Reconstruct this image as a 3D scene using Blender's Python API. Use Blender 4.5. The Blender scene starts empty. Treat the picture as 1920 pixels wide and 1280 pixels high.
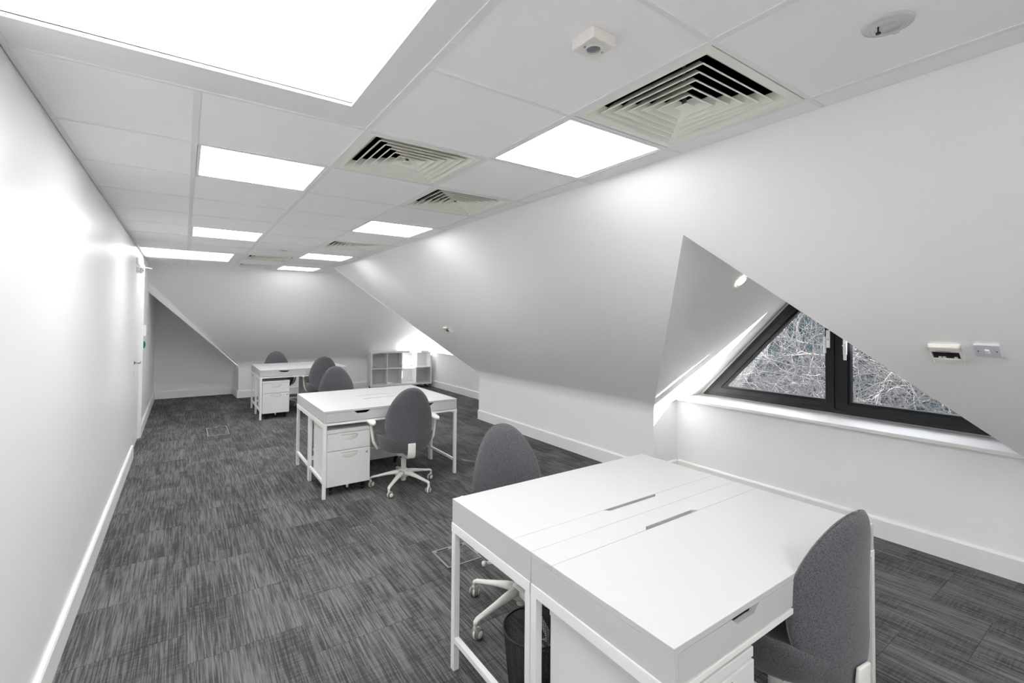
import bpy, bmesh, math, random
from mathutils import Vector, Matrix
S = bpy.context.scene
C = S.collection
PI = math.pi

# ------------------------------------------------------------------ helpers
def col(r, g, b):
    f = lambda c: (c/255/12.92) if c/255 <= 0.04045 else ((c/255+0.055)/1.055)**2.4
    return (f(r), f(g), f(b), 1)

def mat(name, c, rough=0.5, spec=0.5, metal=0.0, bump=None, noise=None, emit=None):
    m = bpy.data.materials.new(name); m.use_nodes = True
    nt = m.node_tree; b = nt.nodes['Principled BSDF']
    b.inputs['Base Color'].default_value = c
    b.inputs['Roughness'].default_value = rough
    b.inputs['Specular IOR Level'].default_value = spec
    b.inputs['Metallic'].default_value = metal
    tc = nt.nodes.new('ShaderNodeTexCoord')
    if noise:   # (scale, amount, vector scale)
        n = nt.nodes.new('ShaderNodeTexNoise'); n.inputs['Scale'].default_value = noise[0]
        n.inputs['Detail'].default_value = 4
        nt.links.new(tc.outputs['Object'], n.inputs['Vector'])
        mx = nt.nodes.new('ShaderNodeMix'); mx.data_type = 'RGBA'
        mx.inputs[6].default_value = [max(0, v*(1-noise[1])) for v in c[:3]]+[1]
        mx.inputs[7].default_value = [v*(1+noise[1]) for v in c[:3]]+[1]
        nt.links.new(n.outputs['Fac'], mx.inputs[0]); nt.links.new(mx.outputs[2], b.inputs['Base Color'])
    if bump:    # (scale, strength, distance)
        n = nt.nodes.new('ShaderNodeTexNoise'); n.inputs['Scale'].default_value = bump[0]
        n.inputs['Detail'].default_value = 3
        nt.links.new(tc.outputs['Object'], n.inputs['Vector'])
        bp = nt.nodes.new('ShaderNodeBump'); bp.inputs['Strength'].default_value = bump[1]
        bp.inputs['Distance'].default_value = bump[2]
        nt.links.new(n.outputs['Fac'], bp.inputs['Height']); nt.links.new(bp.outputs['Normal'], b.inputs['Normal'])
    if emit:
        b.inputs['Emission Color'].default_value = emit[0]; b.inputs['Emission Strength'].default_value = emit[1]
    return m

class MB:
    def __init__(s): s.bm = bmesh.new()
    def faces(s, vs, fs):
        v = [s.bm.verts.new(p) for p in vs]
        for f in fs:
            try: s.bm.faces.new([v[i] for i in f])
            except ValueError: pass
        return s
    def box(s, x0, x1, y0, y1, z0, z1, bev=0, M=None):
        b = bmesh.new()
        bmesh.ops.create_cube(b, size=1)
        for v in b.verts:
            v.co = Vector(((x0+x1)/2+v.co.x*(x1-x0), (y0+y1)/2+v.co.y*(y1-y0), (z0+z1)/2+v.co.z*(z1-z0)))
        if bev: bmesh.ops.bevel(b, geom=b.edges[:], offset=bev, segments=2, affect='EDGES', profile=0.5)
        s.join(b, M); return s
    def join(s, b, M=None):
        if M is not None: bmesh.ops.transform(b, matrix=M, verts=b.verts)
        bmesh.ops.recalc_face_normals(b, faces=b.faces)
        vm = {v: s.bm.verts.new(v.co) for v in b.verts}
        for f in b.faces:
            try: s.bm.faces.new([vm[v] for v in f.verts])
            except ValueError: pass
        b.free()
    def prism(s, pts, d0, d1, axis='x', bev=0, M=None):
        """pts 2-D polygon; extruded along axis from d0 to d1. axis x: pts=(y,z); y: pts=(x,z); z: pts=(x,y)"""
        b = bmesh.new()
        def P(p, d):
            return {'x': (d, p[0], p[1]), 'y': (p[0], d, p[1]), 'z': (p[0], p[1], d)}[axis]
        a = [b.verts.new(P(p, d0)) for p in pts]; c = [b.verts.new(P(p, d1)) for p in pts]
        n = len(pts)
        b.faces.new(a); b.faces.new(c)
        for i in range(n): b.faces.new([a[i], a[(i+1) % n], c[(i+1) % n], c[i]])
        bmesh.ops.recalc_face_normals(b, faces=b.faces)
        if bev: bmesh.ops.bevel(b, geom=b.edges[:], offset=bev, segments=2, affect='EDGES', profile=0.5)
        s.join(b, M); return s
    def ring(s, outer, inner, d0, d1, axis='x'):
        n = len(outer)
        for i in range(n):
            j = (i+1) % n
            s.prism([outer[i], outer[j], inner[j], inner[i]], d0, d1, axis)
        return s
    def tube(s, pts, r, seg=10, flat=None, up=Vector((0, 0, 1))):
        """swept round (or elliptical: flat=(rx,rz) lists) tube"""
        pts = [Vector(p) for p in pts]; n = len(pts)
        rs = r if isinstance(r, (list, tuple)) else [r]*n
        b = bmesh.new(); rings = []
        for i, p in enumerate(pts):
            t = (pts[min(i+1, n-1)]-pts[max(i-1, 0)]).normalized()
            a = t.cross(up)
            if a.length < 1e-4: a = t.cross(Vector((1, 0, 0)))
            a.normalize(); c = a.cross(t).normalized()
            rr = rs[i]; ra, rc = (rr if isinstance(rr, tuple) else (rr, rr))
            rings.append([b.verts.new(p+a*ra*math.cos(2*PI*k/seg)+c*rc*math.sin(2*PI*k/seg)) for k in range(seg)])
        for i in range(n-1):
            for k in range(seg):
                b.faces.new([rings[i][k], rings[i][(k+1) % seg], rings[i+1][(k+1) % seg], rings[i+1][k]])
        b.faces.new(rings[0]); b.faces.new(rings[-1])
        s.join(b); return s
    def lathe(s, prof, c=(0, 0, 0), axis=(0, 0, 1), seg=24, M=None, cap=False):
        """profile (r, h) pairs turned about axis through c"""
        b = bmesh.new(); rings = []
        for r, h in prof:
            if r < 1e-6: rings.append([b.verts.new((0, 0, h))])
            else: rings.append([b.verts.new((r*math.cos(2*PI*k/seg), r*math.sin(2*PI*k/seg), h)) for k in range(seg)])
        for i in range(len(rings)-1):
            A, B = rings[i], rings[i+1]
            for k in range(seg):
                k2 = (k+1) % seg
                f = [A[k % len(A)], A[k2 % len(A)], B[k2 % len(B)], B[k % len(B)]]
                u = []
                for v in f:
                    if v not in u: u.append(v)
                if len(u) > 2:
                    try: b.faces.new(u)
                    except ValueError: pass
        for R_ in (rings[0], rings[-1]):
            if cap and len(R_) > 2:
                try: b.faces.new(R_)
                except ValueError: pass
        q = Vector((0, 0, 1)).rotation_difference(Vector(axis).normalized()).to_matrix().to_4x4()
        bmesh.ops.transform(b, matrix=Matrix.Translation(c) @ q, verts=b.verts)
        s.join(b, M); return s
    def build(s, name, m, parent=None, smooth=False, bevel=0, loc=None):
        me = bpy.data.meshes.new(name)
        if smooth:
            for f in s.bm.faces: f.smooth = True
            for e in s.bm.edges:
                if len(e.link_faces) == 2 and e.calc_face_angle(0) > math.radians(38): e.smooth = False
        s.bm.to_mesh(me); s.bm.free()
        me.materials.append(m)
        o = bpy.data.objects.new(name, me); C.objects.link(o)
        if parent: o.parent = parent
        if loc is not None: o.location = loc
        if bevel:
            bv = o.modifiers.new('edge', 'BEVEL'); bv.width = bevel; bv.segments = 2
            bv.limit_method = 'ANGLE'; bv.angle_limit = math.radians(40)
        return o

def tag(o, label=None, cat=None, group=None, kind=None):
    if label: o['label'] = label
    if cat: o['category'] = cat
    if group: o['group'] = group
    if kind: o['kind'] = kind
    return o
def empty(name, loc=(0, 0, 0), rz=0, label=None, cat=None, group=None, kind=None):
    o = bpy.data.objects.new(name, None); C.objects.link(o)
    o.location = loc; o.rotation_euler = (0, 0, rz); o.empty_display_size = 0.05
    return tag(o, label, cat, group, kind)
def copy_tree(o, parent=None):
    c = o.copy(); C.objects.link(c)
    if parent: c.parent = parent
    for ch in [x for x in bpy.data.objects if x.parent == o]: copy_tree(ch, c)
    return c
def inset(poly, d):
    """shrink a convex polygon (counter-clockwise or clockwise) by d; d may be a list per edge"""
    n = len(poly); A = sum(poly[i][0]*poly[(i+1) % n][1]-poly[(i+1) % n][0]*poly[i][1] for i in range(n))
    sg = 1 if A > 0 else -1; L = []
    for i in range(n):
        p, q = Vector(poly[i]), Vector(poly[(i+1) % n]); t = (q-p).normalized(); nn = Vector((-t.y, t.x))*sg
        L.append((p+nn*(d[i] if isinstance(d, (list, tuple)) else d), t))
    out = []
    for i in range(n):
        p, t = L[i-1]; q, u = L[i]
        k = ((q-p).x*u.y-(q-p).y*u.x)/(t.x*u.y-t.y*u.x); r = p+t*k; out.append((r.x, r.y))
    return out

# ------------------------------------------------------------------ materials
M = {}
M['wall'] = mat('wall_paint', col(248, 248, 248), 0.6, 0.3, bump=(60, 0.04, 0.002))
M['wall_satin'] = mat('satin_wall_paint', col(248, 248, 248), 0.32, 0.5, bump=(3.0, 0.08, 0.02))
M['skirt'] = mat('skirting_paint', col(246, 245, 244), 0.35, 0.5)
M['desk'] = mat('white_desk_laminate', col(203, 203, 203), 0.38, 0.4)
M['shelf'] = mat('white_shelf_foil', col(222, 222, 222), 0.4, 0.4)
M['metal_white'] = mat('white_powder_coat', col(244, 244, 242), 0.35, 0.5)
M['cabinet'] = mat('white_cabinet_metal', col(234, 234, 233), 0.4, 0.5)
M['plastic'] = mat('white_chair_plastic', col(240, 239, 234), 0.35, 0.5)
M['plastic_grey'] = mat('grey_tyre_plastic', col(128, 126, 124), 0.5, 0.5)
M['black'] = mat('black_plastic', col(22, 22, 24), 0.4, 0.5)
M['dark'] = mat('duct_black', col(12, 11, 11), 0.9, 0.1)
M['galv'] = mat('galvanised_duct', col(110, 108, 104), 0.5, 0.5, 0.6)
M['vent'] = mat('cream_grille_paint', col(242, 242, 233), 0.4, 0.5)
M['chrome'] = mat('satin_chrome', col(190, 190, 190), 0.25, 0.5, 1.0)
M['frame'] = mat('anthracite_window_frame', col(20, 22, 25), 0.35, 0.35)
M['pvc'] = mat('white_window_frame', col(240, 242, 244), 0.3, 0.5)
M['tbar'] = mat('ceiling_grid_metal', col(240, 240, 240), 0.45, 0.4)
M['tile'] = mat('ceiling_tile_mineral', col(253, 253, 253), 0.85, 0.2, bump=(220, 0.12, 0.002))
M['cream'] = mat('ivory_plastic', col(236, 233, 226), 0.4, 0.5)
M['lens'] = mat('smoked_sensor_lens', col(120, 124, 130), 0.15, 0.6)
M['lcd'] = mat('dark_lcd', col(38, 42, 42), 0.2, 0.6)
M['green'] = mat('green_button_plastic', col(0, 128, 100), 0.4, 0.5)
M['switch'] = mat('lilac_white_switch', col(216, 214, 222), 0.3, 0.5)
M['floorbox'] = mat('floor_box_metal', col(150, 158, 164), 0.35, 0.5, 0.5)
M['wire'] = mat('black_wire_mesh', col(20, 20, 22), 0.45, 0.5)
M['panel'] = mat('lit_panel_diffuser', (1, 1, 1, 1), 0.6, 0.2, emit=((1.0, 0.982, 0.97, 1), 9.5))
M['spot'] = mat('lit_downlight', (1, 1, 1, 1), 0.6, 0.2, emit=((1.0, 0.93, 0.75, 1), 5.0))
M['smoke'] = mat('frosted_detector_plastic', col(212, 212, 216), 0.25, 0.5)

def fabric():
    m = mat('charcoal_heather_fabric', col(90, 89, 92), 0.9, 0.15)
    nt = m.node_tree; b = nt.nodes['Principled BSDF']; b.inputs['Sheen Weight'].default_value = 0.35
    b.inputs['Sheen Roughness'].default_value = 0.5
    tc = nt.nodes.new('ShaderNodeTexCoord')
    mp = nt.nodes.new('ShaderNodeMapping'); mp.inputs['Scale'].default_value = (1, 1, 0.5)
    n = nt.nodes.new('ShaderNodeTexNoise'); n.inputs['Scale'].default_value = 620; n.inputs['Detail'].default_value = 2
    n2 = nt.nodes.new('ShaderNodeTexNoise'); n2.inputs['Scale'].default_value = 260; n2.inputs['Detail'].default_value = 3
    ad = nt.nodes.new('ShaderNodeMath'); ad.operation = 'ADD'
    r = nt.nodes.new('ShaderNodeValToRGB'); r.color_ramp.elements[0].position = 0.8; r.color_ramp.elements[1].position = 1.25 if False else 1.0
    md = nt.nodes.new('ShaderNodeMath'); md.operation = 'MULTIPLY_ADD'; md.inputs[1].default_value = 1.5; md.inputs[2].default_value = -0.65
    r.color_ramp.elements[0].position = 0.25; r.color_ramp.elements[1].position = 1.0
    r.color_ramp.elements[0].color = col(22, 21, 24); r.color_ramp.elements[1].color = col(106, 104, 109)
    L = nt.links.new
    L(tc.outputs['Object'], mp.inputs['Vector']); L(mp.outputs['Vector'], n.inputs['Vector']); L(tc.outputs['Object'], n2.inputs['Vector'])
    L(n.outputs['Fac'], ad.inputs[0]); L(n2.outputs['Fac'], ad.inputs[1]); L(ad.outputs[0], md.inputs[0]); L(md.outputs[0], r.inputs[0])
    L(r.outputs['Color'], b.inputs['Base Color'])
    bp = nt.nodes.new('ShaderNodeBump'); bp.inputs['Strength'].default_value = 0.4; bp.inputs['Distance'].default_value = 0.002
    L(n.outputs['Fac'], bp.inputs['Height']); L(bp.outputs['Normal'], b.inputs['Normal'])
    return m
M['fabric'] = fabric()

def carpet():
    m = mat('grey_streaked_carpet_tile', col(100, 100, 102), 0.95, 0.1)
    nt = m.node_tree; b = nt.nodes['Principled BSDF']; L = nt.links.new
    N = nt.nodes.new
    tc = N('ShaderNodeTexCoord')
    def mapping(sc, loc=(0, 0, 0), src=None):
        mp = N('ShaderNodeMapping'); mp.inputs['Scale'].default_value = sc; mp.inputs['Location'].default_value = loc
        L(src or tc.outputs['Object'], mp.inputs['Vector']); return mp.outputs['Vector']
    def noise(sc, scale, det=2, rough=0.5, dist=0, src=None):
        n = N('ShaderNodeTexNoise'); n.inputs['Scale'].default_value = scale; n.inputs['Detail'].default_value = det
        n.inputs['Roughness'].default_value = rough; n.inputs['Distortion'].default_value = dist
        L(mapping(sc, src=src), n.inputs['Vector']); return n.outputs['Fac']
    def math_(op, a, b_=None, c=None):
        n = N('ShaderNodeMath'); n.operation = op
        for i, v in enumerate((a, b_, c)):
            if v is None: continue
            if isinstance(v, (int, float)): n.inputs[i].default_value = v
            else: L(v, n.inputs[i])
        return n.outputs[0]
    def ramp(v, lo, hi):
        n = N('ShaderNodeMapRange'); n.inputs[1].default_value = lo; n.inputs[2].default_value = hi; n.clamp = True
        L(v, n.inputs[0]); return n.outputs[0]
    # carpet tiles 0.5 x 0.5 m, brick bond; a tone and a pattern shift for each tile
    sx = N('ShaderNodeSeparateXYZ'); L(tc.outputs['Object'], sx.inputs[0])
    ix = math_('FLOOR', math_('MULTIPLY', sx.outputs[0], 2.0))
    par = math_('MULTIPLY', math_('MODULO', ix, 2.0), 0.25)
    yy = math_('ADD', sx.outputs[1], par)
    iy = math_('FLOOR', math_('MULTIPLY', yy, 2.0))
    cb = N('ShaderNodeCombineXYZ'); L(ix, cb.inputs[0]); L(iy, cb.inputs[1])
    wn = N('ShaderNodeTexWhiteNoise'); wn.noise_dimensions = '2D'; L(cb.outputs[0], wn.inputs['Vector'])
    off = N('ShaderNodeVectorMath'); off.operation = 'MULTIPLY_ADD'
    L(wn.outputs['Color'], off.inputs[0]); off.inputs[1].default_value = (3, 3, 0); L(tc.outputs['Object'], off.inputs[2])
    P = off.outputs[0]
    streak = noise((85, 2.2, 1), 1.0, 3, 0.6, 0.15, P)       # long fine lines running down the room
    streak2 = noise((190, 5, 1), 1.0, 2, 0.6, 0.1, P)
    cross = noise((7, 95, 1), 1.0, 2, 0.6, 0.2, P)            # short cross weave
    patch = noise((4.5, 1.6, 1), 1.0, 3, 0.55, 0, P)
    patch2 = noise((0.9, 0.5, 1), 1.0, 2, 0.5, 0)
    d1 = ramp(streak, 0.56, 0.43)
    d2 = math_('MULTIPLY', ramp(streak2, 0.52, 0.40), 0.5)
    pm = ramp(patch, 0.38, 0.62)
    d3 = math_('MULTIPLY', ramp(cross, 0.55, 0.42), pm)
    lines = math_('MINIMUM', math_('ADD', math_('MULTIPLY', d1, 0.55), math_('ADD', d2, math_('MULTIPLY', d3, 0.32))), 1.0)
    # lightness
    v = math_('SUBTRACT', 0.90, math_('MULTIPLY', lines, 0.42))
    v = math_('SUBTRACT', v, math_('MULTIPLY', pm, 0.13))
    v = math_('ADD', v, math_('MULTIPLY', math_('SUBTRACT', wn.outputs['Value'], 0.5), 0.09))
    v = math_('ADD', v, math_('MULTIPLY', math_('SUBTRACT', patch2, 0.5), 0.25))
    # seams between the tiles
    fx = math_('FRACT', math_('MULTIPLY', sx.outputs[0], 2.0)); fy = math_('FRACT', math_('MULTIPLY', yy, 2.0))
    seam = math_('ADD', math_('MULTIPLY', math_('LESS_THAN', fx, 0.006), 0.06), math_('MULTIPLY', math_('LESS_THAN', fy, 0.007), 0.20))
    v = math_('ADD', math_('SUBTRACT', v, seam), math_('MULTIPLY', math_('SUBTRACT', noise((260, 260, 1), 1.0, 1), 0.5), 0.30))
    r = N('ShaderNodeValToRGB'); e = r.color_ramp.elements
    e[0].position = 0.0; e[0].color = col(28, 26, 28); e[1].position = 1.0; e[1].color = col(132, 132, 130)
    x = e.new(0.5); x.color = col(77, 76, 77)
    L(v, r.inputs[0]); L(r.outputs['Color'], b.inputs['Base Color'])
    bp = N('ShaderNodeBump'); bp.inputs['Strength'].default_value = 0.5; bp.inputs['Distance'].default_value = 0.004
    L(v, bp.inputs['Height']); L(bp.outputs['Normal'], b.inputs['Normal'])
    return m
M['carpet'] = carpet()

def glass():
    m = bpy.data.materials.new('window_glass'); m.use_nodes = True; nt = m.node_tree; nt.nodes.clear()
    o = nt.nodes.new('ShaderNodeOutputMaterial'); mx = nt.nodes.new('ShaderNodeMixShader')
    t = nt.nodes.new('ShaderNodeBsdfTransparent'); g = nt.nodes.new('ShaderNodeBsdfGlossy'); g.inputs['Roughness'].default_value = 0.02
    t.inputs['Color'].default_value = (0.98, 0.98, 0.98, 1)
    mx.inputs[0].default_value = 0.05
    nt.links.new(t.outputs[0], mx.inputs[1]); nt.links.new(g.outputs[0], mx.inputs[2]); nt.links.new(mx.outputs[0], o.inputs[0])
    return m
M['glass'] = glass()

# ------------------------------------------------------------------ room
H = 2.381
XK, ZK, XE = 4.325, 0.716, 2.41          # knee wall, its top, ceiling edge
YN, YF = -3.2, 9.2
WH = 2.381
def struct(name, mb, m, bevel=0, parent=None, smooth=False):
    o = mb.build(name, m, parent, bevel=bevel, smooth=smooth)
    if not parent: o['kind'] = 'structure'
    return o
def slope_x(z): return XE+(H-z)/(H-ZK)*(XK-XE)

struct('floor', MB().box(-0.3, 5.9, YN-0.1, 10.0, -0.1, 0), M['carpet'])

# left wall with a doorway
DY0, DY1, DZ = 5.36, 6.40, 2.19
mb = MB()
mb.box(-0.12, 0, YN, DY0, 0, H+0.4); mb.box(-0.12, 0, DY1, 9.95, 0, H+0.4); mb.box(-0.12, 0, DY0, DY1, DZ, H+0.4)
struct('wall_left', mb, M['wall_satin'])
struct('wall_near', MB().box(-0.12, 5.9, YN-0.1, YN, 0, H+0.4), M['wall'])

# the sloping right wall, its knee wall below, and the two dormer openings cut through it
AP1 = (0.255, 2.065); L1 = (1.673, ZK); R1 = (-0.99, ZK)
E2T = (6.41, H); E2B = (5.037, ZK)
def sp(yz, lift=0):
    y, z = yz
    n = Vector((-(H-ZK), 0, -(XK-XE))).normalized()
    return Vector((slope_x(z), y, z))+n*lift
def slope_piece(bm, poly, knee):
    vs = [bm.verts.new(sp(p)) for p in poly]
    bm.faces.new(vs)
    a, b = [vs[i] for i in knee]
    c = bm.verts.new((XK, b.co.y, 0)); d = bm.verts.new((XK, a.co.y, 0))
    bm.faces.new([a, d, c, b])
    return a, b
mb = MB(); bm = mb.bm
top = H+0.0
pairs = []
pairs.append(slope_piece(bm, [(YN, top), (YN, ZK), R1, AP1, (AP1[0], top)], (1, 2)))
pairs.append(slope_piece(bm, [(AP1[0], top), AP1, L1, E2B, E2T], (2, 3)))
es = [e for e in bm.edges for p in pairs if set(e.verts) == set(p)]
bmesh.ops.bevel(bm, geom=es, offset=0.10, segments=8, affect='EDGES', profile=0.5)
bmesh.ops.remove_doubles(bm, verts=bm.verts, dist=1e-5)
bmesh.ops.recalc_face_normals(bm, faces=bm.faces)
wr = struct('wall_right', mb, M['wall'], smooth=True)

XW = 5.05                                  # window plane of the near dormer
WA = (0.3, 2.24); WL = (1.665, 0.79); WR = (-0.99, 0.79)
mb = MB()
A = sp(AP1); B = sp(L1); Cc = sp(R1)
WAv, WLv, WRv = [Vector((XW+0.12, y, z)) for y, z in (WA, WL, WR)]
mb.faces([A, WAv, WLv, B], [(0, 1, 2), (0, 2, 3)])
mb.faces([A, Cc, WRv, WAv], [(0, 1, 2, 3)])
struct('ceiling_dormer', mb, M['wall'])
mb = MB()
mb.faces([(XK, L1[0], 0), (4.70, L1[0], 0), (4.70, L1[0], 0.755), (XW+.12, L1[0], 0.79), (XK, L1[0], ZK)], [(0, 1, 2, 3, 4)])
mb.faces([(XK, R1[0], 0), (4.70, R1[0], 0), (4.70, R1[0], 0.755), (XW+.12, R1[0], 0.79), (XK, R1[0], ZK)], [(0, 1, 2, 3, 4)])
struct('wall_dormer', mb, M['wall'])
struct('wall_dormer_front', MB().box(4.70, XW+0.12, R1[0]-.05, L1[0]+.05, 0, 0.755), M['wall'])
struct('trim_1', MB().box(4.655, XW+0.05, R1[0], L1[0]-0.004, 0.757, 0.785, 0.004), M['skirt'])   # window board

# far end: long slope, knee wall, alcove and second dormer
YT, ZF, XD = 7.38, 0.66, 5.70
def fy(z): return YT+(H-z)/(H-ZF)*(YF-YT)
D0 = Vector((0.0, fy(2.10), 2.10)); D1 = Vector((1.35, YF, ZF))
mb = MB(); bm = mb.bm
v = [bm.verts.new(p) for p in [(0, YT, H), D0, D1, (XD, YF, ZF), (XD, YT, H)]]
bm.faces.new(v)
k = [bm.verts.new((1.35, YF, 0)), bm.verts.new((XD, YF, 0))]
bm.faces.new([v[2], k[0], k[1], v[3]])
es = [e for e in bm.edges if set(e.verts) == {v[2], v[3]}]
bmesh.ops.bevel(bm, geom=es, offset=0.10, segments=8, affect='EDGES', profile=0.5)
struct('wall_far', mb, M['wall'], smooth=True)
ALC = 9.85
mb = MB()
mb.faces([(0, ALC, 0), (1.31, ALC, 0), (1.31, ALC, 0.75), (0, ALC, 2.2)], [(0, 1, 2, 3)])
mb.faces([(1.35, YF, 0), (1.31, ALC, 0), (1.31, ALC, 0.75), (1.35, YF, 0.68)], [(0, 1, 2, 3)])
mb.faces([D0+Vector((0, 0.02, -0.12)), D1+Vector((-.02, 0.02, -0.03)), (1.31, ALC, 0.63), (0, ALC, 1.99)], [(0, 1, 2, 3)])
struct('wall_alcove', mb, M['wall'])
mb = MB()     # pale edge board along the cut of the slope over the alcove
q0, q1 = D0+Vector((0, 0.04, -0.145)), D1+Vector((-0.02, 0.02, -0.02))
mb.faces([D0+Vector((0, -0.012, 0)), D1+Vector((0.015, -0.012, 0)), q1+Vector((0, -.01, 0)), q0, D0+Vector((0, .1, 0.03)), D1+Vector((.02, .08, .03)), q1+Vector((0, .06, 0)), q0+Vector((0, .06, 0))],
         [(0, 1, 2, 3), (3, 2, 6, 7), (0, 4, 5, 1), (0, 3, 7, 4), (1, 5, 6, 2), (4, 7, 6, 5)])
struct('trim_2', mb, M['skirt'])
# second dormer: flat top, near soffit, lower wall, window board
mb = MB()
mb.faces([(XE-.0, E2T[0], H), (XD, E2T[0], H), (XD, YT, H), (XE, YT, H)], [(0, 1, 2, 3)])
mb.faces([sp(E2T), (XD, E2T[0], H), (XD, E2B[0], ZK), sp(E2B)], [(0, 1, 2, 3)])
struct('ceiling_far_dormer', mb, M['wall'])
mb = MB()
mb.box(5.25, XD+.12, E2B[0], YF, 0, 0.77)
mb.faces([(XK, E2B[0], 0), (XD, E2B[0], 0), (XD, E2B[0], ZK), (XK, E2B[0], ZK)], [(0, 1, 2, 3)])
struct('wall_far_dormer', mb, M['wall'])
struct('trim_3', MB().box(5.215, XD+.03, E2B[0]+.02, 9.1, 0.772, 0.80, 0.004), M['skirt'])
# pale bead down the edge of the second opening
a, b = sp(E2T, 0.0), sp(E2B, 0.0); n = Vector((-(H-ZK), 0, -(XK-XE))).normalized()
mb = MB()
def bead(p, q):
    w = Vector((0, 0.075, 0)); t = n*0.006
    mb.faces([p+t, q+t, q+w-n*.03, p+w-n*.03, p-n*0.1, q-n*0.1, q+w-n*.1, p+w-n*.1], [(0, 1, 2, 3), (3, 2, 6, 7), (4, 5, 1, 0), (0, 3, 7, 4), (1, 5, 6, 2)])
bead(a, sp((5.11, 0.80)))
mb.faces([sp((5.11, .80))+n*.006, Vector((XK-.015, E2B[0]+.0, 0.62)), Vector((XK+.02, E2B[0]+.075, .62)), sp((5.11, .80))+Vector((0, .075, 0))-n*.03], [(0, 1, 2, 3)])
struct('trim_4', mb, M['skirt'])

# skirting boards
def skirt(name, mb): return struct(name, mb, M['skirt'])
SH, ST = 0.145, 0.02
def sk(mb, p, q, side):
    """moulded board from p to q on the floor, thickness towards side"""
    p, q, s_ = Vector((*p, 0)), Vector((*q, 0)), Vector((*side, 0))
    prof = [(0, 0), (ST, 0), (ST, SH-0.014), (ST-.006, SH-.004), (0.004, SH), (0, SH)]
    A_ = [p+s_*a+Vector((0, 0, z)) for a, z in prof]; B_ = [q+s_*a+Vector((0, 0, z)) for a, z in prof]
    n_ = len(prof)
    mb.faces(A_+B_, [(i, (i+1) % n_, n_+(i+1) % n_, n_+i) for i in range(n_)]+[tuple(range(n_)), tuple(range(n_, 2*n_))])
mb = MB(); sk(mb, (0, YN), (0, DY0-.005), (1, 0)); sk(mb, (0, DY1+.065), (0, ALC-ST), (1, 0)); skirt('baseboard_left', mb)
mb = MB(); sk(mb, (XK, L1[0]), (XK, E2B[0]+.0), (-1, 0)); sk(mb, (XK, YN), (XK, R1[0]), (-1, 0)); skirt('baseboard_right', mb)
mb = MB(); sk(mb, (4.70, R1[0]), (4.70, L1[0]-.02), (-1, 0)); sk(mb, (XK, L1[0]), (4.68, L1[0]), (0, -1)); skirt('baseboard_dormer', mb)
mb = MB(); sk(mb, (0.02, ALC), (1.31, ALC), (0, -1)); sk(mb, (1.35, YF-.02), (1.31, ALC-.02), (-1, 0)); skirt('baseboard_alcove', mb)
mb = MB(); sk(mb, (1.335, YF), (5.25, YF), (0, -1)); skirt('baseboard_far', mb)
mb = MB(); sk(mb, (5.25, E2B[0]), (5.25, YF-.02), (-1, 0)); skirt('baseboard_far_dormer', mb)
mb = MB(); sk(mb, (0.02, YN), (XK, YN), (0, 1)); skirt('baseboard_near', mb)

# ------------------------------------------------------------------ suspended ceiling
G = 0.6; X1 = 0.4848
XL = [0.0, X1, X1+G, X1+2*G, X1+3*G, XE]     # lines of the grid across the room
rows = [i*G for i in range(-6, 13)]
vent_cells = [(3, -1), (2, 1), (3, 2), (3, 6), (2, 9), (2, 11)]
light_cells = [(3, 0), (1, 2), (3, 4), (1, 6), (3, 8), (3, 11), (3, -4), (1, -5)]
SKY = [(0.042, 0.965, -0.57, 0.418), (0.026, 0.965, 5.49, 6.50)]
def in_sky(c, r):
    return (c in (0, 1) and (r in (-2, -1, 0) or r in (9, 10)))
mb = MB()
TW = 0.012
for c in range(5):
    for r in range(-6, 13):
        y0, y1 = r*G, (r+1)*G
        y0 = max(y0, YN); y1 = min(y1, YT)
        if y1 <= y0 or in_sky(c, r) or (c, r) in vent_cells or (c, r) in light_cells: continue
        if c == 0 and r in (2, 5, 6, 8):      # a few tiles sit askew, leaving a dark gap near the wall
            mb.prism([(.022, y0+.020), (XL[1]-TW*.6, y0+.005), (XL[1]-TW*.6, y1-TW*.35), (.022, y1-TW*.35)], H-0.004, H+0.02, 'z', .0015)
        else:
            mb.box(XL[c]+TW*.6, XL[c+1]-TW*(.6 if c < 4 else 1.0), y0+TW*.35, y1-TW*.35, H-0.004, H+0.02, 0.0015)
ceil = struct('ceiling', mb, M['tile'])
mb = MB()
mb.box(0.004, 0.022, YN, YT, H-0.006, H+0.01)             # wall angle
for x in XL[1:5]:
    segs = [(YN, -1.2), (0.6, 5.4), (6.6, YT)] if x == X1 else [(YN, YT)]
    for s0, s1 in segs: mb.box(x-TW, x+TW, s0, s1, H-0.007, H+0.012)
mb.box(XE-.018, XE-.007, YN, YT, H-0.003, H+0.01)
for r in range(-5, 13):
    y = r*G
    if r in (-1, 0, 10): mb.box(X1+G+TW, XE-.018, y-.008, y+.008, H-0.0065, H+0.012)
    else:
        mb.box(X1, XE-.018, y-.008, y+.008, H-0.0065, H+0.012)
        if r in (2, 5, 6, 8): mb.box(0.022, X1, y-.009, y+.002, H-0.0062, H+0.012)
        else: mb.box(0.022, X1, y-.008, y+.008, H-0.0065, H+0.012)
struct('trim_5', mb, M['tbar'])
# plasterboard lid above everything keeps the void dark
struct('ceiling_void', MB().box(-.12, 5.9, YN-.1, 10, H+0.75, H+0.8), M['dark']) if False else None

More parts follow.
